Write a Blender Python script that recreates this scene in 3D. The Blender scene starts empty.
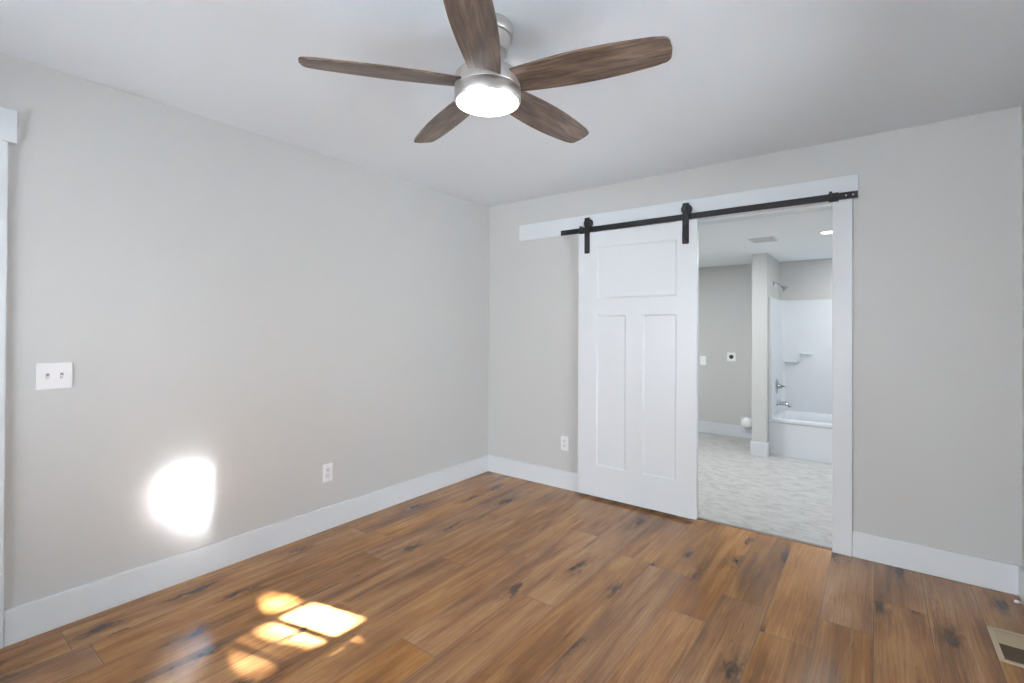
import bpy, bmesh, math, random
from mathutils import Vector, Matrix

random.seed(7)
scene = bpy.context.scene
COL = scene.collection
PI = math.pi

# ------------------------------------------------------------------ camera
YAW, PITCH, ROLL = 0.645033721, 0.00511546764, 0.00432004304
FOCAL_PX, PRINCIPAL_Y = 484.664603, 325.746866
cam_data = bpy.data.cameras.new('camera')
cam = bpy.data.objects.new('camera', cam_data)
COL.objects.link(cam)
F = Vector((-math.sin(YAW), math.cos(YAW), 0))
R = Vector((math.cos(YAW), math.sin(YAW), 0))
U = Vector((0, 0, 1))
F2 = F * math.cos(PITCH) + U * math.sin(PITCH)
U2 = -F * math.sin(PITCH) + U * math.cos(PITCH)
R3 = R * math.cos(ROLL) + U2 * math.sin(ROLL)
U3 = -R * math.sin(ROLL) + U2 * math.cos(ROLL)
m = Matrix(((R3.x, U3.x, -F2.x), (R3.y, U3.y, -F2.y), (R3.z, U3.z, -F2.z))).to_4x4()
m.translation = Vector((2.87250188, -3.45848869, 1.31817188))
cam.matrix_world = m
cam_data.sensor_fit = 'HORIZONTAL'
cam_data.sensor_width = 36.0
cam_data.lens = FOCAL_PX / 1024 * 36.0
cam_data.shift_y = (PRINCIPAL_Y - 341.5) / 1024
cam_data.clip_start = 0.02
scene.camera = cam

# ------------------------------------------------------------------ sky, sun, exposure
SKY = 11.0
SUN = 320.0
SUN_DIR = Vector((0.97, 0.233, 0.525)).normalized()          # towards the sun
world = bpy.data.worlds.new('sky')
scene.world = world
world.use_nodes = True
wn = world.node_tree.nodes
wl = world.node_tree.links
wn.clear()
w_out = wn.new('ShaderNodeOutputWorld')
w_bg = wn.new('ShaderNodeBackground')
w_tc = wn.new('ShaderNodeTexCoord')
w_sep = wn.new('ShaderNodeSeparateXYZ')
w_ramp = wn.new('ShaderNodeValToRGB')
w_ramp.color_ramp.elements[0].position = 0.0
w_ramp.color_ramp.elements[0].color = (0.95, 0.97, 1.0, 1)
w_ramp.color_ramp.elements[1].position = 0.8
w_ramp.color_ramp.elements[1].color = (0.74, 0.86, 1.0, 1)
wl.new(w_tc.outputs['Generated'], w_sep.inputs[0])
wl.new(w_sep.outputs['Z'], w_ramp.inputs[0])
wl.new(w_ramp.outputs[0], w_bg.inputs[0])
w_bg.inputs[1].default_value = SKY
wl.new(w_bg.outputs[0], w_out.inputs[0])

sun_data = bpy.data.lights.new('sun', 'SUN')
sun_data.energy = SUN
sun_data.angle = math.radians(0.6)
sun_data.color = (0.98, 0.98, 1.0)
sun = bpy.data.objects.new('sun', sun_data)
COL.objects.link(sun)
sun.location = (9, 0, 5)
sun.rotation_euler = SUN_DIR.to_track_quat('Z', 'Y').to_euler()

vs = scene.view_settings
scene.display_settings.display_device = 'sRGB'
vs.view_transform = 'Standard'
vs.look = 'None'
vs.gamma = 1.0
vs.use_curve_mapping = False
vs.exposure = 0.0
scene.cycles.max_bounces = 16
scene.cycles.diffuse_bounces = 10
scene.cycles.glossy_bounces = 6
scene.cycles.transparent_max_bounces = 16
scene.cycles.caustics_reflective = True
scene.cycles.blur_glossy = 0.0
scene.cycles.sample_clamp_indirect = 0.0


# ------------------------------------------------------------------ node materials
class NT:
    """small wrapper that writes a node material"""
    def __init__(self, name):
        self.m = bpy.data.materials.new(name)
        self.m.use_nodes = True
        self.t = self.m.node_tree
        self.t.nodes.clear()
        self.out = self.t.nodes.new('ShaderNodeOutputMaterial')

    def n(self, kind, **kw):
        nd = self.t.nodes.new(kind)
        for k, v in kw.items():
            setattr(nd, k, v)
        return nd

    def put(self, sock, v):
        if isinstance(v, bpy.types.NodeSocket):
            self.t.links.new(v, sock)
        elif v is not None:
            sock.default_value = v

    def math(self, op, a, b=None, c=None, clamp=False):
        nd = self.n('ShaderNodeMath', operation=op, use_clamp=clamp)
        self.put(nd.inputs[0], a)
        self.put(nd.inputs[1], b)
        self.put(nd.inputs[2], c)
        return nd.outputs[0]

    def coords(self, which='Object'):
        return self.n('ShaderNodeTexCoord').outputs[which]

    def xyz(self, v):
        s = self.n('ShaderNodeSeparateXYZ')
        self.put(s.inputs[0], v)
        return s.outputs

    def vec(self, x, y, z):
        s = self.n('ShaderNodeCombineXYZ')
        self.put(s.inputs[0], x)
        self.put(s.inputs[1], y)
        self.put(s.inputs[2], z)
        return s.outputs[0]

    def scale(self, v, s):
        nd = self.n('ShaderNodeVectorMath', operation='MULTIPLY')
        self.put(nd.inputs[0], v)
        nd.inputs[1].default_value = s
        return nd.outputs[0]

    def noise(self, v, scale, detail=4.0, rough=0.55, dist=0.0):
        nd = self.n('ShaderNodeTexNoise')
        self.put(nd.inputs['Vector'], v)
        nd.inputs['Scale'].default_value = scale
        nd.inputs['Detail'].default_value = detail
        nd.inputs['Roughness'].default_value = rough
        nd.inputs['Distortion'].default_value = dist
        return nd.outputs['Fac']

    def ramp(self, fac, stops):
        nd = self.n('ShaderNodeValToRGB')
        self.put(nd.inputs[0], fac)
        cr = nd.color_ramp
        while len(cr.elements) < len(stops):
            cr.elements.new(0.5)
        for e, (p, c) in zip(cr.elements, stops):
            e.position = p
            e.color = (c, c, c, 1) if isinstance(c, (int, float)) else (*c, 1)
        return nd.outputs[0]

    def mix(self, fac, a, b, mode='MIX'):
        nd = self.n('ShaderNodeMix', data_type='RGBA', blend_type=mode)
        self.put(nd.inputs[0], fac)
        for s, v in ((nd.inputs[6], a), (nd.inputs[7], b)):
            if isinstance(v, tuple) and len(v) == 3:
                v = (*v, 1)
            self.put(s, v)
        return nd.outputs[2]

    def bump(self, h, strength, dist=0.01):
        nd = self.n('ShaderNodeBump')
        nd.inputs['Strength'].default_value = strength
        nd.inputs['Distance'].default_value = dist
        self.put(nd.inputs['Height'], h)
        return nd.outputs[0]

    def principled(self, color, rough=0.5, metal=0.0, normal=None, ior=1.5, coat=0.0, coat_rough=0.1,
                   coat_ior=1.5, spec=0.5):
        p = self.n('ShaderNodeBsdfPrincipled')
        if isinstance(color, tuple) and len(color) == 3:
            color = (*color, 1)
        self.put(p.inputs['Base Color'], color)
        self.put(p.inputs['Roughness'], rough)
        self.put(p.inputs['Metallic'], metal)
        p.inputs['IOR'].default_value = ior
        p.inputs['Specular IOR Level'].default_value = spec
        p.inputs['Coat Weight'].default_value = coat
        p.inputs['Coat Roughness'].default_value = coat_rough
        p.inputs['Coat IOR'].default_value = coat_ior
        if normal is not None:
            self.put(p.inputs['Normal'], normal)
            if coat:
                pass
        self.t.links.new(p.outputs[0], self.out.inputs[0])
        return p


def paint(name, color, rough=0.5, grain=0.0, var=0.02, spec=0.5):
    k = NT(name)
    v = k.coords()
    f = k.noise(v, 2.3, 3)
    dark = tuple(c * (1 - var) for c in color)
    light = tuple(min(1, c * (1 + var)) for c in color)
    c = k.mix(f, dark, light)
    nrm = None
    if grain:
        nrm = k.bump(k.noise(v, 260, 2), grain, 0.002)
    k.principled(c, rough, normal=nrm, spec=spec)
    return k.m


def metal(name, color, rough, metallic=1.0, brushed=False):
    k = NT(name)
    v = k.coords()
    f = k.noise(k.scale(v, (4, 4, 260)) if brushed else v, 3.0 if brushed else 30, 3)
    r = k.math('MULTIPLY_ADD', f, 0.12, rough - 0.06)
    c = k.mix(f, tuple(x * 0.94 for x in color), color)
    k.principled(c, r, metallic)
    return k.m


def plank_floor():
    k = NT('wood_plank_floor')
    P = k.xyz(k.coords())
    W, L = 0.2, 1.42
    u = k.math('DIVIDE', k.math('SUBTRACT', P[0], 0.062), W)
    col = k.math('FLOOR', u)
    fu = k.math('FRACT', u)
    wn1 = k.n('ShaderNodeTexWhiteNoise', noise_dimensions='1D')
    k.put(wn1.inputs['W'], col)
    v = k.math('ADD', k.math('DIVIDE', P[1], L), k.math('MULTIPLY', wn1.outputs['Value'], 7.0))
    row = k.math('FLOOR', v)
    fv = k.math('FRACT', v)
    wn2 = k.n('ShaderNodeTexWhiteNoise', noise_dimensions='2D')
    k.put(wn2.inputs['Vector'], k.vec(col, row, 0))
    rnd = wn2.outputs['Value']
    rcol = k.xyz(wn2.outputs['Color'])
    off = k.math('MULTIPLY', rnd, 31.0)
    # long grain, shifted for every plank
    base = k.vec(k.math('ADD', P[0], off), k.math('ADD', P[1], k.math('MULTIPLY', rcol[1], 17.0)), off)
    fine = k.noise(k.scale(base, (55, 2.4, 1)), 1.5, 7, 0.7, 0.5)
    broad = k.noise(k.scale(base, (8.5, 0.62, 1)), 1.5, 6, 0.6, 0.7)
    cloud = k.noise(k.scale(base, (2.6, 1.0, 1)), 1.6, 4, 0.55, 0.3)
    mid = k.noise(k.scale(base, (24, 1.5, 1)), 1.5, 5, 0.65, 0.8)
    # cathedral figure: warped rings stretched along the plank
    wave = k.n('ShaderNodeTexWave', wave_type='BANDS', bands_direction='X', wave_profile='SIN')
    k.put(wave.inputs['Vector'], k.scale(base, (9, 0.8, 1)))
    wave.inputs['Scale'].default_value = 2.4
    wave.inputs['Distortion'].default_value = 12.0
    wave.inputs['Detail'].default_value = 3.0
    wave.inputs['Detail Scale'].default_value = 0.8
    tone = k.math('ADD', k.math('ADD', k.math('MULTIPLY', broad, 0.46), k.math('MULTIPLY', cloud, 0.34)), k.math('MULTIPLY', mid, 0.20))
    c = k.ramp(tone, [(0.33, (0.125, 0.046, 0.012)), (0.44, (0.27, 0.115, 0.032)), (0.53, (0.40, 0.185, 0.056)),
                      (0.66, (0.54, 0.285, 0.105))])
    c = k.mix(k.ramp(fine, [(0.34, 1.0), (0.52, 0.0)]), c, k.mix(1.0, c, (0.80, 0.76, 0.72), 'MULTIPLY'))
    c = k.mix(k.math('MULTIPLY', k.ramp(wave.outputs['Fac'], [(0.0, 1.0), (0.35, 0.0)]), 0.22), c, (0.13, 0.05, 0.015))
    # knots and dark splits
    vor = k.n('ShaderNodeTexVoronoi', feature='F1', voronoi_dimensions='2D')
    warp = k.noise(k.scale(base, (26, 9, 1)), 1.0, 5, 0.7)
    warp2 = k.noise(k.scale(base, (17, 6, 3)), 1.3, 5, 0.7)
    kx = k.math('ADD', k.math('MULTIPLY', base_x(k, base), 7.0), k.math('MULTIPLY', warp, 1.1))
    ky = k.math('ADD', k.math('MULTIPLY', base_y(k, base), 2.0), k.math('MULTIPLY', warp2, 0.8))
    k.put(vor.inputs['Vector'], k.vec(kx, ky, 0))
    vor.inputs['Scale'].default_value = 1.0
    vor.inputs['Randomness'].default_value = 1.0
    keep = k.math('GREATER_THAN', k.xyz(vor.outputs['Color'])[0], 0.66)
    knot = k.math('MULTIPLY', k.ramp(vor.outputs['Distance'], [(0.05, 1.0), (0.22, 0.0)]), keep)
    halo = k.math('MULTIPLY', k.ramp(vor.outputs['Distance'], [(0.1, 1.0), (0.55, 0.0)]), keep)
    c = k.mix(k.math('MULTIPLY', halo, 0.4), c, (0.11, 0.042, 0.013))
    c = k.mix(k.math('MULTIPLY', knot, 0.85), c, (0.03, 0.016, 0.010))
    split = k.noise(k.scale(base, (30, 2.2, 1)), 1.1, 6, 0.72, 1.0)
    c = k.mix(k.math('MULTIPLY', k.ramp(split, [(0.31, 1.0), (0.39, 0.0)]), 0.65), c, (0.05, 0.024, 0.012))
    # every plank has its own tone
    hsv = k.n('ShaderNodeHueSaturation')
    k.put(hsv.inputs['Value'], k.math('MULTIPLY_ADD', rcol[0], 0.24, 0.89))
    k.put(hsv.inputs['Saturation'], k.math('MULTIPLY_ADD', rcol[2], 0.12, 0.92))
    k.put(hsv.inputs['Color'], c)
    c = hsv.outputs[0]
    # seams
    su = k.math('MULTIPLY', k.math('MINIMUM', fu, k.math('SUBTRACT', 1.0, fu)), W)
    sv = k.math('MULTIPLY', k.math('MINIMUM', fv, k.math('SUBTRACT', 1.0, fv)), L)
    sd = k.math('MINIMUM', su, sv)
    seam = k.ramp(k.math('MULTIPLY', sd, 100.0), [(0.09, 1.0), (0.2, 0.0)])
    lip = k.ramp(k.math('MULTIPLY', sd, 100.0), [(0.15, 1.0), (0.4, 0.0)])
    c = k.mix(k.math('MULTIPLY', lip, 0.35), c, (0.42, 0.24, 0.12))
    c = k.mix(k.math('MULTIPLY', seam, 0.75), c, (0.06, 0.03, 0.016))
    h = k.math('SUBTRACT', k.math('MULTIPLY', fine, 0.25), k.math('MULTIPLY', seam, 1.0))
    rough = k.math('MULTIPLY_ADD', fine, 0.10, FLOOR_ROUGH)
    k.principled(c, rough, normal=k.bump(h, 0.05, 0.002), ior=FLOOR_IOR)
    return k.m


def base_x(k, b):
    return k.xyz(b)[0]


def base_y(k, b):
    return k.xyz(b)[1]


FLOOR_ROUGH = 0.14
FLOOR_IOR = 1.55


def vinyl_floor():
    k = NT('mottled_vinyl')
    v = k.coords()
    a = k.noise(k.scale(v, (1, 1.7, 1)), 10.0, 5, 0.6, 0.6)
    b = k.noise(k.scale(v, (1, 2.0, 1)), 19.0, 4, 0.6, 0.4)
    c = k.ramp(a, [(0.3, (0.30, 0.29, 0.28)), (0.47, (0.42, 0.41, 0.395)), (0.6, (0.48, 0.475, 0.465)),
                   (0.75, (0.41, 0.375, 0.345))])
    c = k.mix(k.ramp(b, [(0.38, 0.4), (0.52, 0.0)]), c, (0.34, 0.325, 0.315))
    k.principled(c, 0.35)
    return k.m


def blade_wood():
    k = NT('weathered_walnut')
    v = k.coords()
    g = k.noise(k.scale(v, (3.0, 46, 20)), 1.6, 6, 0.65, 0.5)
    b = k.noise(k.scale(v, (2.0, 14, 6)), 1.5, 4, 0.55, 0.9)
    c = k.ramp(b, [(0.3, (0.085, 0.058, 0.043)), (0.5, (0.17, 0.118, 0.086)), (0.7, (0.26, 0.19, 0.145))])
    c = k.mix(k.ramp(g, [(0.36, 0.85), (0.55, 0.0)]), c, (0.035, 0.026, 0.021))
    k.principled(c, 0.36)
    return k.m


def emit(name, color, strength):
    k = NT(name)
    e = k.n('ShaderNodeEmission')
    e.inputs[0].default_value = (*color, 1)
    e.inputs[1].default_value = strength
    k.t.links.new(e.outputs[0], k.out.inputs[0])
    return k.m


def window_glass():
    k = NT('window_glass')
    t = k.n('ShaderNodeBsdfTransparent')
    g = k.n('ShaderNodeBsdfGlossy')
    g.inputs['Roughness'].default_value = 0.0
    fr = k.n('ShaderNodeFresnel')
    fr.inputs[0].default_value = 1.45
    mx = k.n('ShaderNodeMixShader')
    k.put(mx.inputs[0], fr.outputs[0])
    k.put(mx.inputs[1], t.outputs[0])
    k.put(mx.inputs[2], g.outputs[0])
    k.t.links.new(mx.outputs[0], k.out.inputs[0])
    return k.m


def leafy(name, a, b):
    k = NT(name)
    k.principled(k.mix(k.noise(k.coords(), 3.0, 3), a, b), 0.9, spec=0.0)
    return k.m


M = {
    'wall': paint('greige_wall_paint', (0.578, 0.585, 0.575), 0.42, 0.06, 0.015),
    'bath_wall': paint('grey_wall_paint', (0.52, 0.52, 0.51), 0.5, 0.05, 0.015),
    'ceiling': paint('ceiling_paint', (0.74, 0.79, 0.83), 0.8, 0.08, 0.01),
    'bath_ceiling': paint('bathroom_ceiling_paint', (0.84, 0.87, 0.89), 0.8, 0.05, 0.01),
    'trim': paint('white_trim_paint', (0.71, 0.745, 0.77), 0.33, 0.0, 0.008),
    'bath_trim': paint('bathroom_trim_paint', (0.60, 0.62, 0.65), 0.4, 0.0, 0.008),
    'switch_slot': paint('grey_switch_slot', (0.30, 0.30, 0.31), 0.5),
    'door': paint('white_door_paint', (0.71, 0.745, 0.77), 0.3, 0.0, 0.008),
    'plastic': paint('white_plastic', (0.82, 0.82, 0.83), 0.3, 0.0, 0.005),
    'slot': paint('dark_slot', (0.04, 0.04, 0.045), 0.5),
    'toggle': paint('toggle_plastic', (0.74, 0.74, 0.75), 0.3),
    'black': metal('black_powder_coat', (0.022, 0.022, 0.024), 0.42, 0.35),
    'steel': metal('bright_screw', (0.75, 0.75, 0.76), 0.3),
    'nickel': metal('brushed_nickel', (0.66, 0.64, 0.62), 0.42, 1.0, True),
    'chrome': metal('chrome', (0.55, 0.56, 0.58), 0.14),
    'lens': emit('lit_lens', (1.0, 0.98, 0.95), 9.0),
    'down': emit('lit_downlight', (1.0, 0.98, 0.95), 10.0),
    'blade': blade_wood(),
    'acrylic': paint('glossy_white_acrylic', (0.60, 0.62, 0.65), 0.28, 0.0, 0.005),
    'beige': paint('beige_painted_metal', (0.50, 0.40, 0.26), 0.4),
    'duct': paint('brown_duct_inside', (0.11, 0.075, 0.045), 0.6),
    'rubber': paint('white_rubber', (0.85, 0.84, 0.82), 0.5),
    'glass': window_glass(),
    'floor': plank_floor(),
    'vinyl': vinyl_floor(),
    'grass': leafy('pale_gravel', (0.15, 0.157, 0.165), (0.22, 0.227, 0.235)),
    'leaf': leafy('foliage', (0.05, 0.06, 0.045), (0.09, 0.10, 0.07)),
    'bark': leafy('bark', (0.09, 0.07, 0.05), (0.16, 0.13, 0.10)),
    'threshold': paint('brown_threshold', (0.22, 0.19, 0.16), 0.4),
    'vent_grey': paint('vent_metal', (0.62, 0.63, 0.64), 0.4),
}


# ------------------------------------------------------------------ mesh helpers
def box(bm, x0, x1, y0, y1, z0, z1):
    v = [bm.verts.new((x, y, z)) for x in (x0, x1) for y in (y0, y1) for z in (z0, z1)]
    for f in ((0, 1, 3, 2), (4, 6, 7, 5), (0, 4, 5, 1), (2, 3, 7, 6), (0, 2, 6, 4), (1, 5, 7, 3)):
        bm.faces.new([v[i] for i in f])


def lathe(bm, prof, origin=(0, 0, 0), axis=(0, 0, 1), seg=40, cap0=True, cap1=True):
    """revolve (radius, height) pairs about an axis"""
    ax = Vector(axis).normalized()
    q = Vector((0, 0, 1)).rotation_difference(ax)
    o = Vector(origin)
    rings = []
    for r, h in prof:
        rings.append([bm.verts.new(o + q @ Vector((r * math.cos(2 * PI * i / seg), r * math.sin(2 * PI * i / seg), h)))
                      for i in range(seg)])
    for a, b in zip(rings, rings[1:]):
        for i in range(seg):
            j = (i + 1) % seg
            bm.faces.new((a[i], a[j], b[j], b[i]))
    if cap0:
        bm.faces.new(list(reversed(rings[0])))
    if cap1:
        bm.faces.new(rings[-1])


def tube(bm, pts, r, seg=14):
    pts = [Vector(p) for p in pts]
    rings = []
    up = Vector((0.13, 0.31, 0.94))
    for i, p in enumerate(pts):
        d = (pts[min(i + 1, len(pts) - 1)] - pts[max(i - 1, 0)]).normalized()
        s = d.cross(up).normalized()
        t = s.cross(d)
        rr = r[i] if isinstance(r, (list, tuple)) else r
        rings.append([bm.verts.new(p + rr * (s * math.cos(2 * PI * k / seg) + t * math.sin(2 * PI * k / seg)))
                      for k in range(seg)])
    for a, b in zip(rings, rings[1:]):
        for k in range(seg):
            j = (k + 1) % seg
            bm.faces.new((a[k], a[j], b[j], b[k]))
    bm.faces.new(list(reversed(rings[0])))
    bm.faces.new(rings[-1])


def prism(bm, outline, y0, y1, to=lambda a, b, y: (a, y, b)):
    """extrude a closed 2-D outline between two depths"""
    A = [bm.verts.new(to(a, b, y0)) for a, b in outline]
    B = [bm.verts.new(to(a, b, y1)) for a, b in outline]
    bm.faces.new(A)
    bm.faces.new(list(reversed(B)))
    n = len(outline)
    for i in range(n):
        j = (i + 1) % n
        bm.faces.new((A[i], B[i], B[j], A[j]))


def rounded(x0, x1, z0, z1, r, n=5):
    out = []
    for cx, cz, a0 in ((x1 - r, z1 - r, 0), (x0 + r, z1 - r, 90), (x0 + r, z0 + r, 180), (x1 - r, z0 + r, 270)):
        for i in range(n + 1):
            a = math.radians(a0 + 90 * i / n)
            out.append((cx + r * math.cos(a), cz + r * math.sin(a)))
    return out


def obj(name, bm, mat, parent=None, bevel=0.0, segs=2, smooth=True, loc=None):
    bmesh.ops.recalc_face_normals(bm, faces=bm.faces[:])
    me = bpy.data.meshes.new(name)
    for f in bm.faces:
        f.smooth = smooth
    bm.to_mesh(me)
    bm.free()
    if smooth:
        me.set_sharp_from_angle(angle=math.radians(35))
    me.materials.append(mat)
    o = bpy.data.objects.new(name, me)
    COL.objects.link(o)
    if parent is not None:
        o.parent = parent
    if loc is not None:
        o.location = loc
    if bevel:
        b = o.modifiers.new('edge', 'BEVEL')
        b.width = bevel
        b.segments = segs
        b.limit_method = 'ANGLE'
        b.angle_limit = math.radians(40)
        b.harden_normals = False
    return o


def new():
    return bmesh.new()


def struct(name, bm, mat, bevel=0.0, parent=None, smooth=True):
    o = obj(name, bm, mat, parent, bevel, smooth=smooth)
    if parent is None:
        o['kind'] = 'structure'
    return o


def tag(o, label, cat, group=None):
    o['label'] = label
    o['category'] = cat
    if group:
        o['group'] = group
    return o


def thing(name, label, cat, loc=(0, 0, 0), rotz=0.0, group=None):
    o = bpy.data.objects.new(name, None)
    o.empty_display_size = 0.05
    COL.objects.link(o)
    o.location = loc
    o.rotation_euler = (0, 0, rotz)
    return tag(o, label, cat, group)


def dup(root, loc, rotz, label, group=None):
    """a copy of a thing with its parts and sub-parts"""
    r = root.copy()
    COL.objects.link(r)
    r.location = loc
    r.rotation_euler = (0, 0, rotz)
    r['label'] = label
    if group:
        r['group'] = group
    for ch in list(root.children):
        c = ch.copy()
        COL.objects.link(c)
        c.parent = r
        for g in list(ch.children):
            d = g.copy()
            COL.objects.link(d)
            d.parent = c
    return r


def boxes(name, lst, mat, parent=None, bevel=0.0):
    bm = new()
    for b in lst:
        box(bm, *b)
    return obj(name, bm, mat, parent, bevel)


# ------------------------------------------------------------------ room dimensions
H = 2.44          # ceiling height
XR = 3.45         # right wall
YF = -4.6         # wall behind the camera
OX0, OX1, OZ = 1.84, 2.662, 2.058     # doorway to the bathroom
BY0, BY1 = 0.12, 2.97                 # bathroom depth
BX0, BX1 = 0.25, 3.49
BH = 2.11
TB, HB = 0.014, 0.148                 # baseboard


def sbox(name, lst, mat, bevel=0.0):
    bm = new()
    for b in lst:
        box(bm, *b)
    return struct(name, bm, mat, bevel)


# floors and ceilings
sbox('floor', [(-0.12, XR + 0.14, YF - 0.14, 0.03, -0.12, 0.0)], M['floor'])
sbox('floor_bathroom', [(BX0 - 0.1, BX1 + 0.1, 0.03, BY1 + 0.1, -0.12, 0.0)], M['vinyl'])
sbox('ceiling', [(-0.12, XR + 0.14, YF - 0.14, 0.0, H, H + 0.12)], M['ceiling'])
sbox('ceiling_bathroom', [(BX0 - 0.1, BX1 + 0.1, BY0, BY1 + 0.1, BH, BH + 0.12)], M['bath_ceiling'])

# left wall with the bedroom door near the camera
DY0, DY1, DZ = -4.03, -3.214, 2.076
sbox('wall_left', [(-0.12, 0, DY1, 0.0, 0, H), (-0.12, 0, YF - 0.14, DY0, 0, H), (-0.12, 0, DY0, DY1, DZ, H)], M['wall'])
# back wall with the doorway
sbox('wall_back', [(-0.12, OX0 - 0.018, 0, BY0, 0, H), (OX1 + 0.018, XR + 0.14, 0, BY0, 0, H),
                   (OX0 - 0.018, OX1 + 0.018, 0, BY0, OZ + 0.018, H)], M['wall'])
# right wall with the gridded window
WY0, WY1, WZ0, WZ1 = -2.297, -0.857, 0.52, 1.95
sbox('wall_right', [(XR, XR + 0.14, YF - 0.14, WY0, 0, H), (XR, XR + 0.14, WY1, 0.0, 0, H),
                    (XR, XR + 0.14, WY0, WY1, 0, WZ0), (XR, XR + 0.14, WY0, WY1, WZ1, H)], M['wall'])
# wall behind the camera with two windows, the second added to brighten the back wall
FX = [(0.35, 1.55), (2.15, 3.15)]
FZ0, FZ1 = 0.6, 2.1
sbox('wall_front', [(-0.12, FX[0][0], YF - 0.14, YF, 0, H), (FX[0][1], FX[1][0], YF - 0.14, YF, 0, H),
                    (FX[1][1], XR + 0.14, YF - 0.14, YF, 0, H)] +
     [b for x0, x1 in FX for b in ((x0, x1, YF - 0.14, YF, 0, FZ0), (x0, x1, YF - 0.14, YF, FZ1, H))], M['wall'])

# bathroom shell
sbox('wall_bathroom_back', [(BX0 - 0.1, BX1 + 0.1, BY1, BY1 + 0.1, 0, BH)], M['bath_wall'])
sbox('wall_bathroom_left', [(BX0 - 0.1, BX0, BY0, BY1, 0, BH)], M['bath_wall'])
sbox('wall_bathroom_right', [(BX1, BX1 + 0.1, BY0, BY1, 0, BH)], M['bath_wall'])
sbox('wall_bathroom_front', [(BX0, OX0 - 0.018, BY0, BY0 + 0.004, 0, BH), (OX1 + 0.018, BX1, BY0, BY0 + 0.004, 0, BH)],
     M['bath_wall'])
PX0, PX1, PY0 = 1.825, 1.965, 2.13
sbox('wall_partition', [(PX0, PX1, PY0, BY1, 0, BH)], M['bath_wall'])


def skirting(name, pts_boxes, mat='trim'):
    bm = new()
    for b in pts_boxes:
        box(bm, *b)
    return struct(name, bm, M[mat], 0.003)


skirting('baseboard_left', [(0, TB, -3.116, 0, 0, HB)])
skirting('baseboard_back', [(TB, OX0 - 0.098, -TB, 0, 0, HB), (OX1 + 0.098, XR - TB, -TB, 0, 0, HB)])
skirting('baseboard_right', [(XR - TB, XR, YF, 0, 0, HB)])
skirting('baseboard_front', [(TB, XR - TB, YF, YF + TB, 0, HB)])
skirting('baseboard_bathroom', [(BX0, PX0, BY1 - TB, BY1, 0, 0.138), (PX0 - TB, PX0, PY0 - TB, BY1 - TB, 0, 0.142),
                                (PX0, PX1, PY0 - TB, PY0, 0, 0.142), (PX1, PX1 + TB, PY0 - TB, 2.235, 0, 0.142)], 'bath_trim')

# doorway lining, casing, header board and threshold
sbox('trim_1', [(OX0 - 0.018, OX0, 0.0, BY0, 0, OZ), (OX1, OX1 + 0.018, 0.0, BY0, 0, OZ),
                (OX0 - 0.018, OX1 + 0.018, 0.0, BY0, OZ, OZ + 0.018)], M['trim'], 0.003)
sbox('trim_2', [(OX1, OX1 + 0.098, -0.018, 0, 0, 2.086), (OX0 - 0.098, OX0, -0.018, 0, 0, 2.086)], M['trim'], 0.003)
sbox('trim_3', [(0.362, 2.787, -0.022, 0, 2.084, 2.220)], M['trim'], 0.0025)
sbox('trim_4', [(OX0, OX1, 0.016, 0.046, 0, 0.004)], M['threshold'], 0.002)
# casing of the bedroom door, left edge of the picture
sbox('trim_5', [(0, 0.018, DY1, -3.116, 0, 2.076), (0, 0.018, DY0 - 0.098, DY0, 0, 2.076),
                (0, 0.022, DY0 - 0.123, -3.091, 2.076, 2.213)], M['trim'], 0.003)


def panel_slab(bm, a0, a1, z0, z1, front, back, panels, inset=0.012, depth=0.008, to=None):
    """a door slab in the plane (a, z) with recessed panels on the front"""
    xs = sorted({a0, a1, *[p[0] for p in panels], *[p[1] for p in panels]})
    zs = sorted({z0, z1, *[p[2] for p in panels], *[p[3] for p in panels]})
    V = {(i, j): bm.verts.new((x, front, z)) for i, x in enumerate(xs) for j, z in enumerate(zs)}
    sets = [[] for _ in panels]
    for i in range(len(xs) - 1):
        for j in range(len(zs) - 1):
            f = bm.faces.new((V[i, j], V[i + 1, j], V[i + 1, j + 1], V[i, j + 1]))
            cx, cz = (xs[i] + xs[i + 1]) / 2, (zs[j] + zs[j + 1]) / 2
            for s, p in zip(sets, panels):
                if p[0] < cx < p[1] and p[2] < cz < p[3]:
                    s.append(f)
    sgn = 1 if back > front else -1
    edge = [e for e in bm.edges if len(e.link_faces) == 1]
    r = bmesh.ops.extrude_edge_only(bm, edges=edge)
    ev = [g for g in r['geom'] if isinstance(g, bmesh.types.BMVert)]
    for v in ev:
        v.co.y = back
    ee = [e for e in bm.edges if len(e.link_faces) == 1]
    bmesh.ops.edgeloop_fill(bm, edges=ee)
    for s in sets:
        res = bmesh.ops.inset_region(bm, faces=s, thickness=inset, depth=0.0, use_even_offset=True)
        vs_ = {v for f in s for v in f.verts}
        for v in vs_:
            v.co.y += sgn * depth


# bedroom door in the left wall (closed; only its casing is in the picture)
d1 = struct('door_1', (lambda bm: (panel_slab(bm, DY0 + 0.004, DY1 - 0.004, 0.012, DZ - 0.006, 0.03, 0.065,
                                              [(DY0 + 0.14, DY1 - 0.14, 1.55, 1.93), (DY0 + 0.14, -3.68, 0.26, 1.42),
                                               (-3.56, DY1 - 0.14, 0.26, 1.42)]),
                                   [setattr(v, 'co', Vector((-v.co.y, v.co.x, v.co.z))) for v in bm.verts], bm)[2])(new()),
            M['door'], 0.002)
bm = new()
lathe(bm, [(0.026, 0), (0.026, 0.008), (0.011, 0.012), (0.011, 0.04), (0.026, 0.05), (0.028, 0.062), (0.02, 0.072)],
      (-0.03, -3.28, 0.95), (1, 0, 0), 24)
obj('door_knob', bm, M['nickel'], d1)


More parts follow.
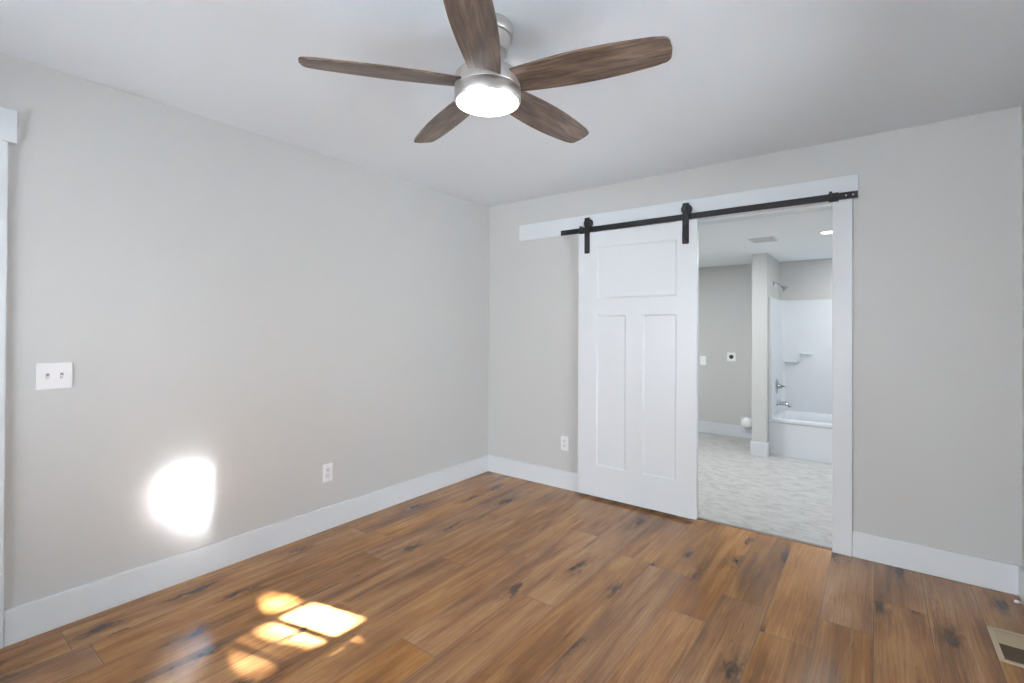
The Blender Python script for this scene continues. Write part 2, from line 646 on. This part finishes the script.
def window(name, to, a0, a1, z0, z1, cols, rows, mun, frame=0.035, depth=(0.03, 0.075), centers=None):
    """window unit in a wall hole; to(a, d, z) places it (d = depth into the wall)"""
    def B(bm, a, b, d0, d1, c, e):
        p, q = to(a, d0, c), to(b, d1, e)
        box(bm, min(p[0], q[0]), max(p[0], q[0]), min(p[1], q[1]), max(p[1], q[1]), min(p[2], q[2]), max(p[2], q[2]))
    bm = new()
    B(bm, a0, a0 + frame, *depth, z0, z1)
    B(bm, a1 - frame, a1, *depth, z0, z1)
    B(bm, a0 + frame, a1 - frame, *depth, z0, z0 + frame)
    B(bm, a0 + frame, a1 - frame, *depth, z1 - frame, z1)
    w = struct(name, bm, M['trim'], 0.003)
    bm = new()
    mid = (depth[0] + depth[1]) / 2
    for c in cols:
        B(bm, c - mun / 2, c + mun / 2, mid - 0.012, mid + 0.012, z0 + frame, z1 - frame)
    for r in rows:
        B(bm, a0 + frame, a1 - frame, mid - 0.011, mid + 0.011, r - mun * 0.36, r + mun * 0.36)
    obj('muntin_grid', bm, M['trim'], w)
    bm = new()
    B(bm, a0 + frame, a1 - frame, mid - 0.002, mid + 0.002, z0 + frame, z1 - frame)
    obj('glass_pane', bm, M['glass'], w)
    bm = new()
    cw = 0.09
    B(bm, a0 - cw, a0, -0.018, 0, z0, z1)
    B(bm, a1, a1 + cw, -0.018, 0, z0, z1)
    B(bm, a0 - cw - 0.02, a1 + cw + 0.02, -0.022, 0, z1, z1 + 0.12)
    B(bm, a0 - cw, a1 + cw, -0.018, 0, z0 - 0.11, z0 - 0.02)
    obj('window_casing', bm, M['trim'], w, 0.003)
    bm = new()
    B(bm, a0 - cw - 0.02, a1 + cw + 0.02, -0.05, 0.03, z0 - 0.02, z0)
    obj('window_sill', bm, M['trim'], w, 0.004)
    return w


window('window_1', lambda a, d, z: (XR + d, a, z), WY0, WY1, WZ0, WZ1,
       [-1.577 + 0.0985 + 0.197 * k for k in (-3, -2, -1, 0, 1, 2)],
       [1.425 - 0.0975 + 0.195 * k for k in (-3, -2, -1, 0, 1, 2)], 0.036)
for i, (a, b) in enumerate(FX):  # both unseen; the second is added to light the back wall
    window('window_%d' % (i + 2), lambda a_, d, z: (a_, YF - d, z), a, b, FZ0, FZ1,
           [(a + b) / 2], [(FZ0 + FZ1) / 2], 0.03)


def portal(name, loc, direction, sx, sy):
    ld = bpy.data.lights.new(name, 'AREA')
    ld.shape = 'RECTANGLE'
    ld.size, ld.size_y = sx, sy
    ld.cycles.is_portal = True
    o = bpy.data.objects.new(name, ld)
    COL.objects.link(o)
    o.location = loc
    o.rotation_euler = Vector(direction).to_track_quat('-Z', 'Y').to_euler()
    return o


portal('sky_portal', (XR + 0.12, (WY0 + WY1) / 2, (WZ0 + WZ1) / 2), (-1, 0, 0), WY1 - WY0, WZ1 - WZ0)
for a, b in FX:
    portal('sky_portal', ((a + b) / 2, YF - 0.12, (FZ0 + FZ1) / 2), (0, 1, 0), b - a, FZ1 - FZ0)

# ------------------------------------------------------------------ outdoors: lawn and an unseen tree, its crown shaped to mask the sun
sbox('ground', [(-30, 40, -40, YF - 0.14, -0.5, -0.4), (XR + 0.14, 40, YF - 0.14, 40, -0.5, -0.4)], M['grass'])

# gaps cut in the crown to place the sun patches: spot on the floor, its half size, share of leaves that still hang in the beam
GAPS = [((0.885, -2.215), (0.26, 0.135), 0.0), ((0.60, -2.285), (0.13, 0.08), 0.015), ((0.90, -2.42), (0.26, 0.11), 0.07),
        ((0.93, -2.54), (0.15, 0.045), 0.01), ((0.75, -2.63), (0.075, 0.03), 0.0), ((0.63, -2.735), (0.07, 0.025), 0.0),
        ((0.94, -2.665), (0.08, 0.03), 0.01)]


def shaded(p):
    """does a leaf at p hang there, or is it one of the gaps the sun shines through"""
    t = p.z / SUN_DIR.z
    x, y = p.x - SUN_DIR.x * t, p.y - SUN_DIR.y * t
    share = 1.0
    for (cx, cy), (rx, ry), keep in GAPS:
        if ((x - cx) / rx) ** 2 + ((y - cy) / ry) ** 2 < 1:
            share = min(share, keep)
    return random.random() < share


tc = Vector((XR, -1.577, 1.24)) + SUN_DIR * 7.0
tree = thing('tree', 'unseen dark green leafy tree outside the gridded side window, crown shaped to mask the sun', 'tree', (tc.x, tc.y, -0.4))
bm = new()
tube(bm, [(0, 0, 0), (0.03, 0.02, 0.9), (-0.02, 0.05, 1.8), (0.02, 0.0, 3.6)], [0.16, 0.13, 0.10, 0.06], 12)
obj('trunk', bm, M['bark'], tree)
bm = new()
made = 0
while made < 9000:
    d = Vector((random.gauss(0, 1), random.gauss(0, 1), random.gauss(0, 1))).normalized() * random.random() ** 0.4
    p = tc + Vector((d.x * 0.9, d.y * 1.35, d.z * 1.3))
    if p.z < 0.3 or not shaded(p):
        continue
    made += 1
    n = Vector((random.gauss(0, 1), random.gauss(0, 1), random.gauss(0, 1))).normalized()
    a = n.orthogonal().normalized() * random.uniform(0.07, 0.1)
    b = n.cross(a).normalized() * random.uniform(0.04, 0.06)
    q = p - Vector((tc.x, tc.y, -0.4))
    vv = [bm.verts.new(q + s * a + t * b + w * n * 0.02) for s, t, w in
          ((-1, 0, 0), (-0.3, 0.9, 1), (0.5, 0.7, 1), (1, 0, 0), (0.5, -0.7, 1), (-0.3, -0.9, 1))]
    bm.faces.new(vv)
obj('foliage', bm, M['leaf'], tree, smooth=False)

# ------------------------------------------------------------------ sliding barn door
door = thing('barn_door', 'white three-panel barn door hanging half across the bathroom doorway', 'door', (1.4375, -0.05, 0.022))
ox, oz = 1.4375, 0.022
bm = new()
panel_slab(bm, 0.980 - ox, 1.895 - ox, 0.0, 2.066 - oz, -0.017, 0.018,
           [(1.143 - ox, 1.757 - ox, 1.55 - oz, 1.947 - oz), (1.138 - ox, 1.380 - ox, 0.259 - oz, 1.422 - oz),
            (1.511 - ox, 1.757 - ox, 0.259 - oz, 1.422 - oz)])
obj('door_panel', bm, M['door'], door, 0.0, smooth=False)
for hx in (1.057, 1.819):
    bm = new()
    prism(bm, [(a + hx - ox, b - oz) for a, b in rounded(-0.0225, 0.0225, 1.906, 2.188, 0.007, 4)], -0.0235, -0.0172)
    strap = obj('hanger_strap', bm, M['black'], door, 0.001)
    for bz in (1.935, 2.035):
        bm = new()
        lathe(bm, [(0.010, 0), (0.010, 0.004), (0.007, 0.008)], (hx - ox, -0.0235, bz - oz), (0, -1, 0), 16)
        obj('bolt', bm, M['black'], strap)
    bm = new()
    lathe(bm, [(0.012, 0), (0.012, 0.005), (0.008, 0.009)], (hx - ox, -0.0235, 2.1485 - oz), (0, -1, 0), 18)
    obj('axle_bolt', bm, M['black'], strap)
    bm = new()
    lathe(bm, [(0.010, -0.017), (0.030, -0.016), (0.035, -0.013), (0.035, -0.008), (0.031, -0.004), (0.031, 0.004),
               (0.035, 0.008), (0.035, 0.013), (0.030, 0.016), (0.010, 0.017)], (hx - ox, 0.0, 2.1485 - oz), (0, 1, 0), 36)
    obj('roller_wheel', bm, M['black'], door)

rail = thing('sliding_rail', 'long flat black steel rail on the white header board over the doorway', 'rail', (1.797, -0.05, 2.097))
bm = new()
box(bm, -0.990, 0.990, -0.0035, 0.0035, -0.02, 0.02)
obj('rail_bar', bm, M['black'], rail, 0.001)
for sx in (-0.93, -0.42, 0.03, 0.50, 0.955):
    bm = new()
    lathe(bm, [(0.010, 0.0035), (0.010, 0.028)], (sx, 0, 0), (0, 1, 0), 20)
    obj('standoff', bm, M['black'], rail)
    bm = new()
    if sx < 0.9:
        lathe(bm, [(0.011, 0.0), (0.011, 0.004), (0.006, 0.007)], (sx, -0.0035, 0), (0, -1, 0), 6)
        obj('lag_bolt', bm, M['black'], rail)
    else:
        for q in (-0.022, 0.012):
            lathe(bm, [(0.0045, 0.0), (0.0045, 0.003)], (sx + q, -0.0035, 0), (0, -1, 0), 14)
            obj('screw', bm, M['steel'], rail)
            bm = new()
        bm.free()
for sx, w in ((-0.795, 0.04), (0.873, 0.05)):
    bm = new()
    box(bm, sx - w / 2, sx + w / 2, -0.016, 0.014, -0.026, 0.022)
    box(bm, sx - w / 2 + 0.004, sx - w / 2 + 0.018, -0.02, 0.014, 0.0, 0.032)
    obj('end_stop', bm, M['black'], rail, 0.003)

# ------------------------------------------------------------------ ceiling fan
FANX, FANY = 1.711, -2.072
fan = thing('ceiling_fan', 'brushed nickel ceiling fan with five walnut blades and a lit round lamp', 'ceiling fan',
            (FANX, FANY, 2.44))
bm = new()
lathe(bm, [(0.094, 0.0), (0.096, -0.004), (0.096, -0.034), (0.092, -0.04), (0.084, -0.042), (0.078, -0.075), (0.074, -0.095),
           (0.066, -0.098)], seg=56)
obj('canopy', bm, M['nickel'], fan)
bm = new()
lathe(bm, [(0.060, -0.097), (0.060, -0.13), (0.066, -0.15), (0.085, -0.165), (0.108, -0.175), (0.120, -0.184), (0.123, -0.192),
           (0.123, -0.234), (0.1215, -0.236)], seg=64)
obj('motor_housing', bm, M['nickel'], fan)
bm = new()
lathe(bm, [(0.1215, -0.236), (0.1235, -0.239), (0.1235, -0.276), (0.1205, -0.282), (0.1165, -0.282), (0.1165, -0.272)], seg=64,
      cap0=True, cap1=True)
obj('light_ring', bm, M['nickel'], fan)
bm = new()
lathe(bm, [(0.1155, -0.273), (0.1155, -0.2805), (0.110, -0.284), (0.09, -0.289), (0.06, -0.2915), (0.03, -0.293),
           (0.004, -0.2935)], seg=64)
lens = obj('lamp_lens', bm, M['lens'], fan)
lens['label'] = 'glowing white round lens'
BLADE_Z = -0.215
PITCHB = math.radians(13)


def blade_mesh(bm):
    n = 22
    r0, r1 = 0.105, 0.653
    top, bot = [], []
    for i in range(n + 1):
        t = i / n
        x = r0 + (r1 - r0) * t
        w = 0.076 + 0.025 * math.sin(t * PI) - 0.004 * t
        lead = w * 0.80
        trail = w * 0.74
        top.append((x, lead))
        bot.append((x, -trail))
    # rounded tip
    def tip(a, b):
        (xa, ya), (xb, yb) = a, b
        pts = []
        rr = 0.028
        for k in range(7):
            g = PI / 2 * k / 6
            pts.append((xa - rr + rr * math.sin(g), ya - rr + rr * math.cos(g)))
        pts.append((xa + 0.004, (ya + yb) / 2))
        for k in range(7):
            g = PI / 2 * k / 6
            pts.append((xb - rr + rr * math.cos(g), yb + rr - rr * math.sin(g)))
        return pts
    cut = [p for p in top if p[0] < r1 - 0.03]
    cutb = [p for p in bot if p[0] < r1 - 0.03]
    outline = cut + tip(top[-1], bot[-1]) + list(reversed(cutb))
    rot = Matrix.Rotation(-PITCHB, 4, 'X')

    def to(a, b, y):
        v = rot @ Vector((a, b, y))
        return (v.x, v.y, v.z)
    prism(bm, outline, -0.004, 0.004, to)


bm = new()
blade_mesh(bm)
b0 = obj('fan_blade', bm, M['blade'], fan, 0.0018, loc=(0, 0, BLADE_Z))
bm = new()
prism(bm, rounded(0.098, 0.165, -0.034, 0.034, 0.012), 0.0045, 0.009,
      lambda a, b, y: tuple(Matrix.Rotation(-PITCHB, 4, 'X') @ Vector((a, b, y))))
i0 = obj('blade_bracket', bm, M['nickel'], b0, 0.001)
for k in range(5):
    a = math.radians(14.7 + 72 * k)
    if k == 0:
        b0.rotation_euler = (0, 0, a)
        continue
    c = b0.copy()
    COL.objects.link(c)
    c.parent = fan
    c.rotation_euler = (0, 0, a)
    d = i0.copy()
    COL.objects.link(d)
    d.parent = c


# ------------------------------------------------------------------ wall plates (built facing -Y, base at the plate centre)
def plate(bm, w, h, t=0.006):
    prism(bm, rounded(-w / 2, w / 2, -h / 2, h / 2, 0.004, 3), -t, 0)


def outlet(label, loc, rotz, group=None):
    t = thing('wall_outlet', label, 'outlet', loc, rotz, group)
    bm = new()
    plate(bm, 0.070, 0.116)
    obj('cover_plate', bm, M['plastic'], t, 0.0015)
    for s in (-1, 1):
        bm = new()
        prism(bm, rounded(-0.0165, 0.0165, s * 0.0195 - 0.0145, s * 0.0195 + 0.0145, 0.011, 5), -0.0085, -0.006)
        r = obj('receptacle', bm, M['toggle'], t, 0.0006)
        bm = new()
        for q, hh in ((-0.0065, 0.0045), (0.0065, 0.0035)):
            box(bm, q - 0.0012, q + 0.0012, -0.0089, -0.0084, s * 0.0195 + 0.003 - hh, s * 0.0195 + 0.003 + hh)
        lathe(bm, [(0.0022, 0), (0.0022, 0.0006)], (0, -0.0084, s * 0.0195 - 0.008), (0, -1, 0), 10)
        obj('slot', bm, M['slot'], r)
    bm = new()
    lathe(bm, [(0.003, 0), (0.003, 0.001)], (0, -0.006, 0), (0, -1, 0), 12)
    obj('screw', bm, M['steel'], t)
    return t


def switch(label, loc, rotz, gangs):
    t = thing('light_switch', label, 'light switch', loc, rotz)
    bm = new()
    plate(bm, 0.070 + 0.046 * (gangs - 1), 0.114)
    obj('cover_plate', bm, M['plastic'], t, 0.0015)
    for g in range(gangs):
        x = (g - (gangs - 1) / 2) * 0.046
        bm = new()
        box(bm, x - 0.0055, x + 0.0055, -0.0068, -0.0055, -0.012, 0.012)
        sl = obj('toggle_slot', bm, M['switch_slot'] if gangs > 1 else M['toggle'], t)
        bm = new()
        prism(bm, [(-0.0062, -0.010), (-0.0062, 0.003), (-0.017, -0.006), (-0.016, -0.010)], x - 0.0043, x + 0.0043,
              lambda a, b, y: (y, a, b))
        obj('toggle', bm, M['toggle'], sl, 0.0008)
        for s in (-1, 1):
            bm = new()
            lathe(bm, [(0.003, 0), (0.003, 0.001)], (x, -0.006, s * 0.030), (0, -1, 0), 12)
            obj('screw', bm, M['plastic'], t)
    return t


switch('white double toggle light switch on the left wall near the door casing', (0, -2.9665, 1.1015), PI / 2, 2)
outlet('white duplex outlet low on the left wall above the long baseboard', (0, -1.644, 0.369), PI / 2)
outlet('white duplex outlet low on the back wall just left of the barn door', (0.820, 0, 0.372), 0)
switch('small white single switch plate on the grey bathroom wall', (1.099, BY1, 0.916), 0, 1)

# ------------------------------------------------------------------ floor register and door stop
reg = thing('floor_register', 'beige metal floor register set in the planks by the right wall', 'floor vent', (3.334, -0.596, 0))
bm = new()
fw, fl, rim = 0.070, 0.142, 0.019
for b in ((-fw, -fw + rim, -fl, fl), (fw - rim, fw, -fl, fl), (-fw + rim, fw - rim, -fl, -fl + rim), (-fw + rim, fw - rim, fl - rim, fl)):
    box(bm, *b, 0.0, 0.006)
obj('register_frame', bm, M['beige'], reg, 0.002)
bm = new()
box(bm, -fw + rim, fw - rim, -fl + rim, fl - rim, 0.0002, 0.0008)
obj('duct_opening', bm, M['duct'], reg)
for k in range(9):
    y = -fl + rim + 0.016 + k * 0.0265
    bm = new()
    prism(bm, [(y - 0.009, 0.0012), (y - 0.0075, 0.0008), (y + 0.009, 0.0048), (y + 0.0075, 0.0052)], -fw + rim, fw - rim,
          lambda a, b, yy: (yy, a, b))
    obj('louver', bm, M['beige'] if k > 4 else M['duct'], reg)
bm = new()
box(bm, -fw + rim, fw - rim, 0.004, 0.012, 0.003, 0.0058)
obj('center_bar', bm, M['beige'], reg)

stop = thing('door_stop', 'thin spring door stop with a white tip on the right baseboard', 'door stop', (XR - TB, -0.297, 0.08))
bm = new()
lathe(bm, [(0.011, 0), (0.011, 0.003), (0.006, 0.006)], (0, 0, 0), (-1, 0, 0), 16)
obj('base', bm, M['steel'], stop)
bm = new()
pts = []
for i in range(121):
    a = i / 120 * 2 * PI * 12
    pts.append((-0.005 - 0.042 * i / 120, 0.0042 * math.cos(a), 0.0042 * math.sin(a)))
tube(bm, pts, 0.0013, 6)
obj('spring', bm, M['steel'], stop)
bm = new()
lathe(bm, [(0.0062, 0), (0.0072, 0.004), (0.0070, 0.011), (0.0045, 0.0145)], (-0.046, 0, 0), (-1, 0, 0), 16)
obj('rubber_tip', bm, M['rubber'], stop)

# ------------------------------------------------------------------ bathroom fittings
TX0, TX1, TY0, TY1 = PX1, BX1, 2.24, BY1
TUB_H = 0.385
tub = thing('bathtub', 'white alcove bathtub with a flat apron seen through the doorway', 'bathtub', (TX0 + 0.001, TY0, 0))
tw, td = TX1 - TX0 - 0.002, TY1 - TY0 - 0.002
bm = new()
# apron, rim and basin as one shell
out_ = rounded(0, tw, 0, td, 0.012, 3)


def ring(bm, x0, x1, y0, y1, r, z, n=6):
    return [bm.verts.new((a, b, z)) for a, b in rounded(x0, x1, y0, y1, r, n)]


rings = [ring(bm, 0, tw, 0.012, td, 0.006, 0.0), ring(bm, 0, tw, 0.010, td, 0.006, TUB_H - 0.04),
         ring(bm, 0, tw, 0.0, td, 0.006, TUB_H - 0.03), ring(bm, 0, tw, 0.0, td, 0.006, TUB_H - 0.006),
         ring(bm, 0.006, tw - 0.006, 0.006, td - 0.006, 0.006, TUB_H),
         ring(bm, 0.075, tw - 0.09, 0.062, td - 0.062, 0.13, TUB_H), ring(bm, 0.085, tw - 0.10, 0.072, td - 0.072, 0.125, TUB_H - 0.012),
         ring(bm, 0.12, tw - 0.22, 0.11, td - 0.11, 0.12, 0.12), ring(bm, 0.17, tw - 0.30, 0.16, td - 0.16, 0.10, 0.075)]
for a, b in zip(rings, rings[1:]):
    for i in range(len(a)):
        j = (i + 1) % len(a)
        bm.faces.new((a[i], a[j], b[j], b[i]))
bm.faces.new(rings[-1])
obj('tub_shell', bm, M['acrylic'], tub)
bm = new()
lathe(bm, [(0.032, 0), (0.032, 0.004), (0.02, 0.008)], (0.101, td / 2, 0.28), (1, 0, 0.25), 20)
obj('overflow_plate', bm, M['chrome'], tub)

ST = 1.657
sur = thing('shower_surround', 'glossy white shower surround lining the alcove above the bathtub', 'shower surround', (TX0 + 0.001, TY0, TUB_H))
hz = ST - TUB_H
t_ = 0.02
bm = new()
# left, back and right panels with rounded inside corners, one continuous skin
path_out = [(0, 0), (0, td), (tw, td), (tw, 0)]
inner = [(t_, 0.0), (t_, td - 0.07)] + [(t_ + 0.05 - 0.05 * math.cos(a), td - 0.07 + 0.05 * math.sin(a)) for a in
                                        [PI / 2 * i / 6 for i in range(1, 7)]]
inner += [(tw - x, y) for x, y in reversed(inner)]
outline = path_out + list(reversed(inner))
prism(bm, outline, 0.0, hz, lambda a, b, y: (a, b, y))
obj('wall_panels', bm, M['acrylic'], sur, 0.004)
bm = new()
box(bm, -0.0005, 0.032, -0.006, 0.03, 0.0, hz)
obj('front_flange', bm, M['acrylic'], sur, 0.006)
for sx0, sx1, zz in ((0.05, 0.20, 0.955), (0.20, 0.34, 1.050)):
    bm = new()
    prism(bm, [(sx0, td - t_), (sx1, td - t_), (sx1 - 0.03, td - t_ - 0.05), (sx0 + 0.02, td - t_ - 0.06)],
          zz - TUB_H - 0.02, zz - TUB_H, lambda a, b, y: (a, b, y))
    obj('corner_shelf', bm, M['acrylic'], sur, 0.006)

FXP = TX0 + 0.021 + 0.001          # face of the left surround panel
val = thing('shower_valve', 'chrome shower valve with a lever on the left surround panel', 'faucet', (FXP, 2.606, 0.69))
bm = new()
lathe(bm, [(0.085, 0), (0.085, 0.004), (0.06, 0.012), (0.03, 0.018), (0.024, 0.05), (0.02, 0.056)], (0, 0, 0), (1, 0, 0), 32)
obj('escutcheon', bm, M['chrome'], val)
bm = new()
tube(bm, [(0.045, 0, 0), (0.06, -0.02, 0.004), (0.085, -0.05, 0.006), (0.095, -0.075, 0.004)], [0.012, 0.012, 0.010, 0.007])
obj('lever_handle', bm, M['chrome'], val)
spo = thing('tub_spout', 'chrome tub spout below the shower valve over the bathtub', 'faucet', (FXP, 2.62, 0.50))
bm = new()
lathe(bm, [(0.03, 0), (0.03, 0.008), (0.024, 0.014)], (0, 0, 0), (1, 0, 0), 24)
obj('flange', bm, M['chrome'], spo)
bm = new()
tube(bm, [(0.005, 0, 0), (0.06, 0, 0), (0.10, 0, -0.004), (0.122, 0, -0.016), (0.128, 0, -0.034)], [0.022, 0.021, 0.021, 0.02, 0.018])
obj('spout_body', bm, M['chrome'], spo)
shd = thing('shower_fixture', 'small chrome shower head on a bent arm above the surround', 'shower head', (PX1, 2.52, 1.823))
bm = new()
lathe(bm, [(0.026, 0.0), (0.026, 0.004), (0.012, 0.012)], (0, 0, 0), (1, 0, 0), 20)
obj('flange', bm, M['chrome'], shd)
bm = new()
tube(bm, [(0.0, 0, 0), (0.03, 0, 0.002), (0.055, 0, -0.012), (0.085, -0.0, -0.042)], 0.008)
obj('arm', bm, M['chrome'], shd)
bm = new()
lathe(bm, [(0.010, -0.01), (0.014, 0.006), (0.016, 0.014), (0.034, 0.04), (0.036, 0.048), (0.030, 0.05)], (0.082, 0, -0.038), (0.72, 0, -0.69), 24)
obj('spray_head', bm, M['chrome'], shd)

dry = thing('dryer_outlet', 'square white outlet plate with a black round socket on the grey bathroom wall', 'outlet', (1.437, BY1, 0.976))
bm = new()
plate(bm, 0.098, 0.108)
obj('cover_plate', bm, M['plastic'], dry, 0.0015)
bm = new()
lathe(bm, [(0.026, 0), (0.026, 0.004), (0.023, 0.007), (0.021, 0.003)], (0, -0.006, 0), (0, -1, 0), 28)
sk = obj('socket', bm, M['slot'], dry)
sk['label'] = 'black round socket'

vb = thing('dryer_vent', 'white vent box with a round cap low beside the partition', 'dryer vent', (1.625, BY1 - TB, 0.128))
bm = new()
box(bm, -0.080, 0.09, -0.010, 0.0, -0.06, 0.128)
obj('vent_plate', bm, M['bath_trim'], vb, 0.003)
bm = new()
lathe(bm, [(0.062, 0), (0.062, 0.03), (0.056, 0.05), (0.045, 0.062), (0.02, 0.068), (0.004, 0.069)], (0.0, -0.010, 0.06), (0, -1, 0), 28)
obj('round_cap', bm, M['rubber'], vb)

ven = thing('ceiling_vent', 'small slatted exhaust vent in the bathroom ceiling', 'vent', (2.072, 1.28, BH))
bm = new()
for b in ((-0.10, -0.085, -0.11, 0.11), (0.085, 0.10, -0.11, 0.11), (-0.085, 0.085, -0.11, -0.095), (-0.085, 0.085, 0.095, 0.11)):
    box(bm, *b, -0.008, 0.0)
obj('vent_frame', bm, M['vent_grey'], ven, 0.002)
bm = new()
box(bm, -0.085, 0.085, -0.095, 0.095, -0.0015, 0.0)
obj('backing', bm, M['duct'], ven)
for k in range(10):
    bm = new()
    y = -0.085 + k * 0.019
    box(bm, -0.085, 0.085, y - 0.006, y + 0.006, -0.006, -0.004)
    obj('slat', bm, M['vent_grey'], ven)


def downlight(label, x, y, power):
    t = thing('recessed_light', label, 'ceiling light', (x, y, BH), 0, 'bathroom downlights')
    bm = new()
    lathe(bm, [(0.078, 0.0), (0.076, -0.004), (0.058, -0.006), (0.055, -0.002), (0.055, 0.0)], seg=40)
    obj('trim_ring', bm, M['plastic'], t)
    bm = new()
    lathe(bm, [(0.0545, -0.003), (0.05, -0.005), (0.004, -0.006)], seg=40)
    obj('lens', bm, M['down'], t)
    ld = bpy.data.lights.new('downlight', 'AREA')
    ld.shape = 'DISK'
    ld.size = 0.11
    ld.energy = power
    ld.color = (0.94, 0.98, 1.0)
    lo = bpy.data.objects.new('downlight', ld)
    COL.objects.link(lo)
    lo.parent = t
    lo.location = (0, 0, -0.009)
    return t


downlight('glowing recessed light in the bathroom ceiling by the right jamb', 2.563, 1.225, 14)
downlight('added recessed light in the bathroom ceiling out of sight behind the barn door', 0.95, 1.3, 32)  # hidden lamp added to brighten the bathroom
downlight('added unseen recessed light in the bathroom ceiling above the bathtub', 3.0, 2.45, 10)  # also added out of view, for more light over the tub
